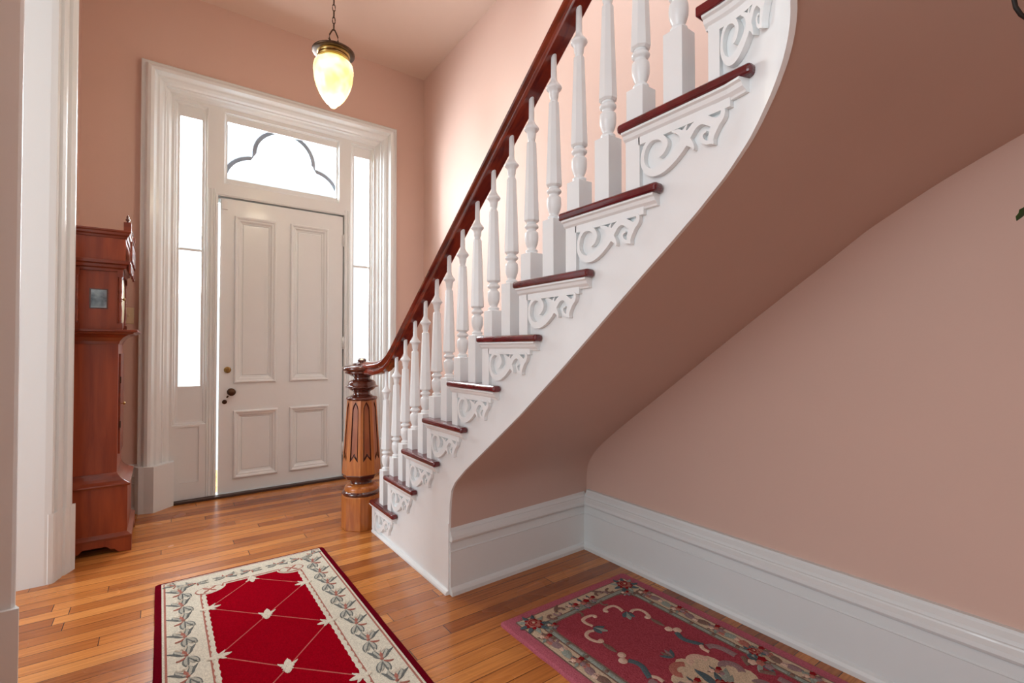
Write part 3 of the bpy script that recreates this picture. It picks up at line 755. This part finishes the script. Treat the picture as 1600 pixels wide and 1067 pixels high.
# ------------------------------------------------------------------ rugs
class Rug(MB):
    def petal(s, cx, cy, a, L, w, m, z, h=.003, curve=0, base=0):
        """domed tapered leaf from (cx,cy) in direction a"""
        n = 7; L1 = []; L2 = []; M = []
        for i in range(n + 1):
            t = i / n; aa = a + curve * t; 
            x = cx + math.cos(a + curve * t / 2) * L * t; y = cy + math.sin(a + curve * t / 2) * L * t
            wd = w / 2 * max(.04, math.sin(PI * (t * .92 + .06)) ** .8)
            nx, ny = -math.sin(aa), math.cos(aa)
            L1.append((x + nx * wd, y + ny * wd, z)); L2.append((x - nx * wd, y - ny * wd, z)); M.append((x, y, z + h))
        s.strip([L1, M, L2], m, True)
    def stroke(s, pts, w, m, z, h=.0025, closed=False):
        P_ = list(pts); k_ = len(P_); L1 = []; L2 = []; M = []
        rng = range(k_ + 1) if closed else range(k_)
        for i in rng:
            p = P_[i % k_]
            a = P_[(i - 1) % k_] if closed else P_[max(i - 1, 0)]; c = P_[(i + 1) % k_] if closed else P_[min(i + 1, k_ - 1)]
            tx, ty = c[0] - a[0], c[1] - a[1]; l_ = math.hypot(tx, ty) or 1; nx, ny = -ty / l_ * w / 2, tx / l_ * w / 2
            L1.append((p[0] + nx, p[1] + ny, z)); L2.append((p[0] - nx, p[1] - ny, z)); M.append((p[0], p[1], z + h))
        s.strip([L1, M, L2], m, True)
    def blob(s, pts, m, z, h=.003):
        cx = sum(p[0] for p in pts) / len(pts); cy = sum(p[1] for p in pts) / len(pts); b_ = len(s.v); n = len(pts)
        for f, hh in ((1, 0), (.72, h * .9)):
            for p in pts: s.v.append((cx + (p[0] - cx) * f, cy + (p[1] - cy) * f, z + hh))
        c = s.vert((cx, cy, z + h))
        for i in range(n):
            j = (i + 1) % n; s.face((b_ + i, b_ + j, b_ + n + j, b_ + n + i), m, True); s.face((b_ + n + i, b_ + n + j, c), m, True)
    def disc(s, cx, cy, r, m, z, h=.003, lobes=0, amp=0, ry=None, ph=0, n=28):
        ry = ry or r
        s.blob([(cx + r * math.cos(2 * PI * i / n) * (1 + amp * math.cos(lobes * 2 * PI * i / n + ph)), cy + ry * math.sin(2 * PI * i / n) * (1 + amp * math.cos(lobes * 2 * PI * i / n + ph))) for i in range(n)], m, z, h)
    def field(s, pts, m, z):
        s.poly([(x, y, z) for x, y in pts], m)

# crimson rug
RED = pile('crimson_pile', (.30, .002, .010)); DRED = pile('dark_crimson_border', (.13, .003, .010)); IV = pile('ivory_pile', (.70, .66, .54))
ROSEP = pile('dusty_rose_pile', (.42, .17, .13)); SAGE = pile('sage_grey_pile', (.47, .46, .39)); SLATE = pile('slate_grey_pile', (.17, .18, .17)); PALE = pile('pale_ivory_pile', (.72, .66, .54)); LINE = pile('pale_pink_line', (.50, .13, .11))
rg = Rug(); cx = .395; hx = .405; y1 = 3.03; y0 = 1.02; H_ = .014
def rrect(cx_, cy_, hx_, hy_, r, n=5):
    o = []
    for sx, sy_, a in ((1, 1, 0), (-1, 1, 90), (-1, -1, 180), (1, -1, 270)):
        for i in range(n + 1):
            t = R(a + 90 * i / n); o.append((cx_ + sx * (hx_ - r) + r * math.cos(t), cy_ + sy_ * (hy_ - r) + r * math.sin(t)))
    return o
cy = (y0 + y1) / 2; hy = (y1 - y0) / 2
def wav(pts, amp=.002, div=8):
    out = []
    for i, p in enumerate(pts):
        q = pts[(i + 1) % len(pts)]; n_ = max(1, int(math.hypot(q[0] - p[0], q[1] - p[1]) / .05))
        for k_ in range(n_):
            t = k_ / n_; x = p[0] + (q[0] - p[0]) * t; y = p[1] + (q[1] - p[1]) * t
            nn = noise.noise_vector(Vector((x * 9, y * 9, 1))); out.append((x + nn.x * amp, y + nn.y * amp))
    return out
o_ = wav(rrect(cx, cy, hx, hy, .02)); i_ = [(cx + (x - cx) * .985, cy + (y - cy) * .994) for x, y in o_]
rg.sweep([[(x, y, 0) for x, y in o_], [(x, y, H_ - .003) for x, y in o_], [(x, y, H_) for x, y in i_]], 1)
rg.field(rrect(cx, cy, hx - .026, hy - .020, .004), 2, H_ + .0012)
rg.field(rrect(cx, cy, hx - .034, hy - .027, .004), 3, H_ + .0016)
rg.field(rrect(cx, cy, hx - .042, hy - .033, .004), 2, H_ + .0020)
# inner field with cut corners for medallions
fx0, fx1, fy0, fy1 = .184, .606, 1.22, 2.832
fld = []
for (px, py, a0_) in ((fx1, fy1, 180), (fx0, fy1, 270), (fx0, fy0, 0), (fx1, fy0, 90)):
    seg_ = [(px + .098 * math.cos(R(t)) * (1 if True else 1), py + .098 * math.sin(R(t))) for t in range(a0_, a0_ + 91, 15)]
    fld += seg_[::-1] if False else ([seg_[0]] + seg_[1:] if a0_ != 999 else [])
# order loops counter-clockwise: each corner arc runs from one side to the next
fld = []
for (px, py, t0, t1) in ((fx1, fy1, 270, 180), (fx0, fy1, 360, 270), (fx0, fy0, 90, 0), (fx1, fy0, 180, 90)):
    fld += [(px + .092 * math.cos(R(t0 + (t1 - t0) * i / 6)), py + .070 * math.sin(R(t0 + (t1 - t0) * i / 6))) for i in range(7)]
big = [(cx + (x - cx) * 1.058, cy + (y - cy) * 1.015) for x, y in fld]; mid = [(cx + (x - cx) * 1.028, cy + (y - cy) * 1.008) for x, y in fld]
rg.stroke(wav([(cx + (x - cx) * 1.070, cy + (y - cy) * 1.017) for x, y in fld]), .009, 3, H_ + .0022, .002, True)
b0 = len(rg.v)
for x, y in fld: rg.v.append((x, y, H_ + .0034))
rg.face([b0 + i for i in range(len(fld))], 0)
rg.stroke(wav(fld), .010, 2, H_ + .0030, .0022, True)
for (px, py) in ((.208, 2.806), (.582, 2.818), (.208, 1.245), (.582, 1.245)):
    rg.disc(px, py, .062, 3, H_ + .003, .001, 10, .02, ry=.040); rg.disc(px, py, .056, 2, H_ + .0036, .001, 10, .03, ry=.035)
    for k_ in range(8): rg.petal(px, py, k_ * PI / 4, .040, .014, 3 if k_ % 2 else 6, H_ + .0048, .001)
    rg.disc(px, py, .010, 3, H_ + .005, .002)
# lattice lines
def seg(a, c, w=.0055):
    n_ = 8; rg.stroke([(a[0] + (c[0] - a[0]) * i / n_, a[1] + (c[1] - a[1]) * i / n_ ) for i in range(n_ + 1)], w, 7, H_ + .0035, .0008)
Yc = [2.815, 2.391, 1.955, 1.52]; Ys = [2.605, 2.178, 1.745, 1.32]
for i in range(4):
    seg((.395, Yc[i]), (.190, Ys[i])); seg((.395, Yc[i]), (.602, Ys[i]))
    if i < 3: seg((.190, Ys[i]), (.395, Yc[i + 1])); seg((.602, Ys[i]), (.395, Yc[i + 1]))
def lily(x, y, a, s_=1):
    z = H_ + .0045
    for da, L_, w in ((0, .052, .026), (.85, .046, .015), (-.85, .046, .015), (PI, .040, .026), (PI - .8, .026, .013), (PI + .8, .026, .013), (1.5, .022, .016), (-1.5, .022, .016)):
        rg.petal(x, y, a + da, L_ * s_, w * s_, 6, z, .003)
for y in Yc[1:]: lily(.395, y, PI / 2 * .9)
lily(.392, 2.812, -PI / 2, .9)
for y in Ys: lily(.190, y, 0, .9); lily(.602, y, PI, .9)
for i in range(34):   # serrated ivory edging along the field
    yy = fy1 - .10 - i * .044
    if yy < fy0 + .08: break
    for x, a in ((fx0 - .004, 0), (fx1 + .004, PI)): rg.disc(x, yy, .012, 2, H_ + .003, .0015, ry=.020)
# acanthus leaf groups around the ivory band
def bouquet(x, y, a, sc=1.0, fl=1):
    z = H_ + .0024; ca, sa = math.cos(a), math.sin(a)
    def tp(u, v): v *= fl; return (x + (u * ca - v * sa) * sc, y + (u * sa + v * ca) * sc)
    def pt(u, v, da, L_, w, m, c=0, h=.0035):
        p = tp(u, v); rg.petal(p[0], p[1], a + da * fl, L_ * sc, w * sc, m, z, h, c * fl)
    for m, k_, e_ in ((5, 1.22, .0), (4, 1.0, .0)):
        zz = .0 if m == 5 else .0
        pt(0, 0, 2.5, .062, .016 * k_, m, .8, .0030 + (m == 4) * .0008); pt(0, 0, -2.5, .058, .016 * k_, m, -.8, .0030 + (m == 4) * .0008)
        pt(.012, 0, .75, .052, .018 * k_, m, -.7, .0030 + (m == 4) * .0008); pt(.012, 0, -.75, .054, .018 * k_, m, .7, .0030 + (m == 4) * .0008)
    pt(.020, .012, .35, .046, .012, 5, .6); pt(.020, -.012, -.35, .046, .012, 5, -.6)
    pt(.004, 0, 0, .040, .018, 3, 0, .0050); pt(-.002, .004, 2.0, .030, .010, 3, -.5, .0045)
    pt(.050, 0, .9, .022, .010, 6, 0, .0045); pt(.050, 0, -.9, .022, .010, 6, 0, .0045); pt(.052, 0, 0, .024, .012, 6, 0, .0045)
    pt(-.020, .0, PI, .030, .008, 4, .4); pt(-.036, .006, 2.4, .020, .008, 5); pt(-.036, -.006, -2.4, .020, .009, 5)
i = 0; yy = y1 - .19
while yy > y0 + .1:
    bouquet(.096, yy, PI / 2 + .25, 1.22, 1); bouquet(.692, yy - .02, PI / 2 - .25, 1.22, -1); yy -= .148
for k_ in range(5): bouquet(.16 + k_ * .122, y1 - .112 + .0, (.1 if k_ % 2 else PI - .1), .86, 1); bouquet(.16 + k_ * .122, y0 + .12, PI, .86, 1)
bouquet(.075, y1 - .085, 2.4, .8); bouquet(.715, y1 - .085, .7, .8)
r1 = rg.build('rug', [RED, DRED, IV, ROSEP, SAGE, SLATE, PALE, LINE]); tag(r1, 'crimson rug with ivory leaf border lying before the front door', 'rug', 'carved pile floor rugs')
del r1['group']

# rose rug by the right wall
ROS = pile('rose_pile', (.43, .085, .115), (.29, .048, .068)); EDGE = pile('pink_edge_pile', (.54, .16, .21), (.40, .10, .14)); BUF = pile('buff_pile', (.74, .62, .45)); MINT = pile('grey_green_pile', (.36, .42, .37))
TAU = pile('taupe_pile', (.26, .17, .14)); TEAL = pile('teal_grey_pile', (.11, .165, .19)); SALM = pile('salmon_pile', (.50, .20, .16)); CRIM = pile('deep_red_pile', (.30, .018, .024)); MAU = pile('mauve_pile', (.36, .25, .26)); CRE = pile('cream_scroll_pile', (.78, .58, .46))
M2 = [ROS, EDGE, BUF, MINT, TAU, TEAL, SALM, CRIM, MAU, CRE]
rg = Rug(); cx, cy, hx, hy = 1.600, .93, .398, .812; H_ = .013
o_ = wav(rrect(cx, cy, hx, hy, .02), .004); i_ = [(cx + (x - cx) * .98, cy + (y - cy) * .99) for x, y in o_]
rg.sweep([[(x, y, 0) for x, y in o_], [(x, y, H_ - .004) for x, y in o_], [(x, y, H_) for x, y in i_]], 1)
rg.field(rrect(cx, cy, hx - .050, hy - .046, .01), 4, H_ + .001)
rg.field(rrect(cx, cy, hx - .056, hy - .052, .01), 2, H_ + .0014)
rg.field(rrect(cx, cy, hx - .118, hy - .118, .05), 4, H_ + .0018)
rg.field(rrect(cx, cy, hx - .124, hy - .124, .05), 3, H_ + .0022)
rg.field(rrect(cx, cy, hx - .144, hy - .144, .06), 4, H_ + .0026)
rg.field(rrect(cx, cy, hx - .152, hy - .152, .07), 0, H_ + .0030)
def rose(x, y, r, m1=6, m2=7):
    z = H_ + .0055
    for k_ in range(9):
        a = k_ * 2 * PI / 9 + .3; rg.petal(x + math.cos(a) * r * .5, y + math.sin(a) * r * .5, a, r * 1.25, r * .52, 5 if k_ % 3 else 3, H_ + .004, .004)
    rg.disc(x, y, r, 7, z, .003, 6, .07); rg.disc(x, y, r * .80, m1, z + .002, .0025, 5, .08); 
    rg.stroke([(x + r * .55 * math.cos(t * .55), y + r * .5 * math.sin(t * .55)) for t in range(9)], r * .16, m2, z + .0045, .001)
    rg.stroke([(x + r * .30 * math.cos(t * .55 + 2), y + r * .28 * math.sin(t * .55 + 2)) for t in range(9)], r * .14, m2, z + .0048, .001)
    rg.disc(x, y, r * .13, 2, z + .005, .001)
def crl(x, y, r, a0_, turn, w, m, n=12):
    rg.stroke([(x + r * (1 - .055 * i) * math.cos(a0_ + turn * i / n), y + r * (1 - .055 * i) * math.sin(a0_ + turn * i / n)) for i in range(n + 1)], w, m, H_ + .004, .0035)
def posy(x, y, r=.016):
    for k_ in range(6): rg.petal(x, y, k_ * PI / 3 + .4, r * 2.6, r * .9, (3, 5, 4)[k_ % 3], H_ + .0036, .003)
    for dx, dy, m in ((0, 0, 6), (1.3, .4, 7), (-.9, 1.0, 9), (.2, -1.4, 8)): rg.disc(x + dx * r, y + dy * r, r * .75, m, H_ + .0055, .003, 5, .14)
for sx in (-1, 1):
    for s2 in (-1, 1):
        X = cx + sx * (hx - .106); Y = cy + s2 * (hy - .106)
        rose(X, Y, .040)
        posy(X - sx * .058, Y - s2 * .058, .011)
        for dx, dy in ((.105, .0), (.0, .105)):
            crl(X - sx * dx * .98, Y - s2 * dy * .98, .026, 1.2 * sx, 4.2 * sx * s2, .013, 4)
            crl(X - sx * (dx * 1.35), Y - s2 * (dy * 1.35), .020, 2.6, -4.0 * sx * s2, .011, 8)
        # cream hooks, teal leaf and scroll sprays inside each quarter of the field
        q = lambda pts: [(cx + sx * a, cy + s2 * c) for a, c in catmull(pts, 4)]
        zf = H_ + .0035
        rg.stroke(q([(.030, .590), (.040, .606), (.070, .612), (.098, .604), (.104, .578), (.096, .545)]), .017, 9, zf, .004)
        rg.stroke(q([(.118, .520), (.140, .528), (.166, .515), (.172, .485), (.156, .450), (.140, .452)]), .017, 9, zf, .004)
        rg.disc(cx + sx * .146, cy + s2 * .452, .013, 9, zf, .004); rg.disc(cx + sx * .036, cy + s2 * .592, .010, 9, zf, .004)
        for k_, m in ((-1, 5), (0, 3), (1, 5)):
            a = math.atan2(s2 * -.047, sx * -.030) + k_ * .55; rg.petal(cx + sx * .104, cy + s2 * .534, a, .060 if k_ == 0 else .048, .026, m, zf, .004)
        rg.petal(cx + sx * .150, cy + s2 * .436, -PI / 2 * s2, .072, .024, 4, zf, .004)
        rg.disc(cx + sx * .147, cy + s2 * .342, .017, 9, zf, .004); rg.disc(cx + sx * .170, cy + s2 * .316, .018, 9, zf, .004)
        rg.stroke(q([(.152, .305), (.138, .278), (.138, .250), (.152, .222), (.166, .192)]), .024, 5, zf, .004)
        rg.stroke(q([(.156, .196), (.143, .180), (.144, .152)]), .018, 9, zf, .004)
        rg.stroke(q([(.166, .178), (.192, .165), (.206, .130), (.206, .080)]), .030, 8, zf, .004)
        rg.stroke(q([(.222, .060), (.205, .040), (.190, .018)]), .022, 4, zf, .004)
    # long side bands
    yy = cy - hy + .20
    k_ = 0
    while yy < cy + hy - .19:
        X = cx + sx * (hx - .088); m = (8, 6, 3, 8, 4)[k_ % 5]
        rg.petal(X + .010 * (-1) ** k_, yy, PI / 2 + .25 * (-1) ** k_, .072, .036, m, H_ + .003, .004)
        if k_ % 3 == 1: posy(X, yy + .03, .015)
        else: rg.disc(X - .006 * (-1) ** k_, yy + .060, .016, (6, 8, 9)[k_ % 3], H_ + .0034, .003, 5, .12)
        yy += .062; k_ += 1
    for k_ in range(12):   # grey-green bars on the inner band
        rg.stroke([(cx + sx * (hx - .134), cy - .60 + k_ * .103 + t * .026) for t in range(4)], .017, 3, H_ + .0026, .0035)
        rg.disc(cx + sx * (hx - .134), cy - .60 + k_ * .103 + .088, .009, 4, H_ + .003, .003)
    posy(cx + sx * .235, cy, .022); rose(cx + sx * .285, cy + .05, .024, 6, 7)
for s2 in (-1, 1):
    Y = cy + s2 * (hy - .092)
    posy(cx, Y - s2 * .02, .020)
    for sx in (-1, 1):
        posy(cx + sx * .055, Y - s2 * .012, .015)
        crl(cx + sx * .120, Y - s2 * .004, .030, 0 if sx > 0 else PI, 3.6 * sx * s2, .014, 4)
        rg.petal(cx + sx * .15, Y + s2 * .01, PI / 2 * s2 + sx * .9, .055, .018, 4, H_ + .003, .004)
        crl(cx + sx * .085, cy + s2 * .640, .028, PI / 2 * s2, 3.0 * sx * s2, .012, 4)
    for k_ in range(4): rg.petal(cx, cy + s2 * .215, PI / 2 * s2 + (k_ - 1.5) * .5, .050, .018, (5, 8, 4, 5)[k_], H_ + .004, .003)
# central medallion
n_ = 48
med = [(cx + (.150 + .014 * math.cos(8 * t)) * math.cos(t), cy + (.190 + .014 * math.cos(8 * t)) * math.sin(t)) for t in [2 * PI * i / n_ for i in range(n_)]]
rg.field([(cx + (x - cx) * .99, cy + (y - cy) * .99) for x, y in med], 2, H_ + .0042)
for k_ in range(8):
    a = k_ * PI / 4 + PI / 8; crl(cx + .118 * math.cos(a), cy + .155 * math.sin(a), .050, a - 1.5, 3.2, .030, (8, 9, 6, 8)[k_ % 4])
for k_ in range(6):
    a = k_ * PI / 3 + .5; rg.petal(cx + .03 * math.cos(a), cy + .04 * math.sin(a), a, .085, .030, 5 if k_ % 2 else 3, H_ + .005, .004)
rose(cx, cy, .050); posy(cx - .06, cy + .08, .016); posy(cx + .05, cy - .09, .016); posy(cx + .06, cy + .07, .014)
r2 = rg.build('rug', M2); tag(r2, 'dusty rose floral rug under the stairs along the right wall', 'rug')

# ------------------------------------------------------------------ hanging plant at the right edge
HP = (1.400, .050, 1.60)
hp = empty('hanging_plant', HP, 'trailing green leaves and a curled dark wire at the right edge before the stair underside', 'plant')
b = MB(); b.lathe((0, 0, 0), [(.045, -.10), (.070, -.02), (.082, .04), (.086, .045), (.086, .06), (.076, .06), (.070, .04), (.02, .035)], 24); b.build('pot', POT, hp)
b = MB()
b.tube([(.088 * math.cos(t * PI / 12), .088 * math.sin(t * PI / 12), .045) for t in range(24)], .003, closed=True)
for k_ in range(3):
    a = k_ * 2 * PI / 3 + .3; b.tube([(.088 * math.cos(a), .088 * math.sin(a), .045), (.05 * math.cos(a), .05 * math.sin(a), .2), (0, 0, .30)], .003)
b.tube([(0, 0, .30), (0, 0, .345)], .004)
b.build('wire_holder', IRON, hp)
Fw = Vector((math.sin(R(36.1)), math.cos(R(36.1)), 0)); Rt = Vector((math.cos(R(36.1)), -math.sin(R(36.1)), 0))
def leaf(b, p, d, L_, w, nrm):
    p = Vector(p); d = Vector(d).normalized(); sd = d.cross(Vector(nrm)).normalized(); n_ = 6; rows = [[], [], []]
    up = sd.cross(d)
    for i in range(n_ + 1):
        t = i / n_; wd = w / 2 * math.sin(PI * min(1, t * .93 + .05)) ** .8 * (1 + .18 * math.sin(t * 17)); c = p + d * L_ * t - up * (.25 * L_ * t * t)
        rows[0].append(c + sd * wd + up * wd * .25); rows[1].append(c); rows[2].append(c - sd * wd + up * wd * .25)
    b.strip(rows, 0, True)
lv = MB(); stm = MB()
toward = -Rt
random.seed(3)
trails = [(-.07, -.02, .36, -.33), (-.02, -.07, .30, -.30), (.05, -.06, .22, -.2), (.07, .05, .26, -.2), (-.03, .07, .34, -.25)]
for ti, (tx, ty, L_, _) in enumerate(trails):
    base = Vector((tx, ty, .05)); out = Vector((tx, ty, 0)).normalized(); pts = []
    for i in range(9):
        t = i / 8; pts.append(base + out * .035 * math.sin(t * 2.4) + Vector((0, 0, .03 * math.sin(t * PI) - L_ * t * t)))
    stm.tube(pts, .002, 6)
    for i in range(1, 9):
        for sgn in ((-1, 1) if i in (1, 6) else ()):
            sd = Vector((-out.y, out.x, 0)) * sgn
            leaf(lv, pts[i], sd * .8 + out * .5 + Vector((0, 0, -.35)), random.uniform(.035, .05), .022, (0, 0, 1))
for i in range(16):
    a = random.uniform(0, 2 * PI); leaf(lv, (.03 * math.cos(a), .03 * math.sin(a), .05), (math.cos(a), math.sin(a), random.uniform(.4, 1.4)), random.uniform(.05, .08), .028, (0, 0, 1))
stm.build('stem', LEAF, hp); lv.build('leaves', LEAF, hp)
b = MB()   # curled wire arm
c0 = Vector((0, 0, .235)) + toward * .150
b.tube([c0 + toward * (.042 * math.cos(t * PI / 8)) + Vector((0, 0, .042 * math.sin(t * PI / 8))) for t in range(-7, 8)], .0035, 8)
b.build('curled_wire', IRON, hp)
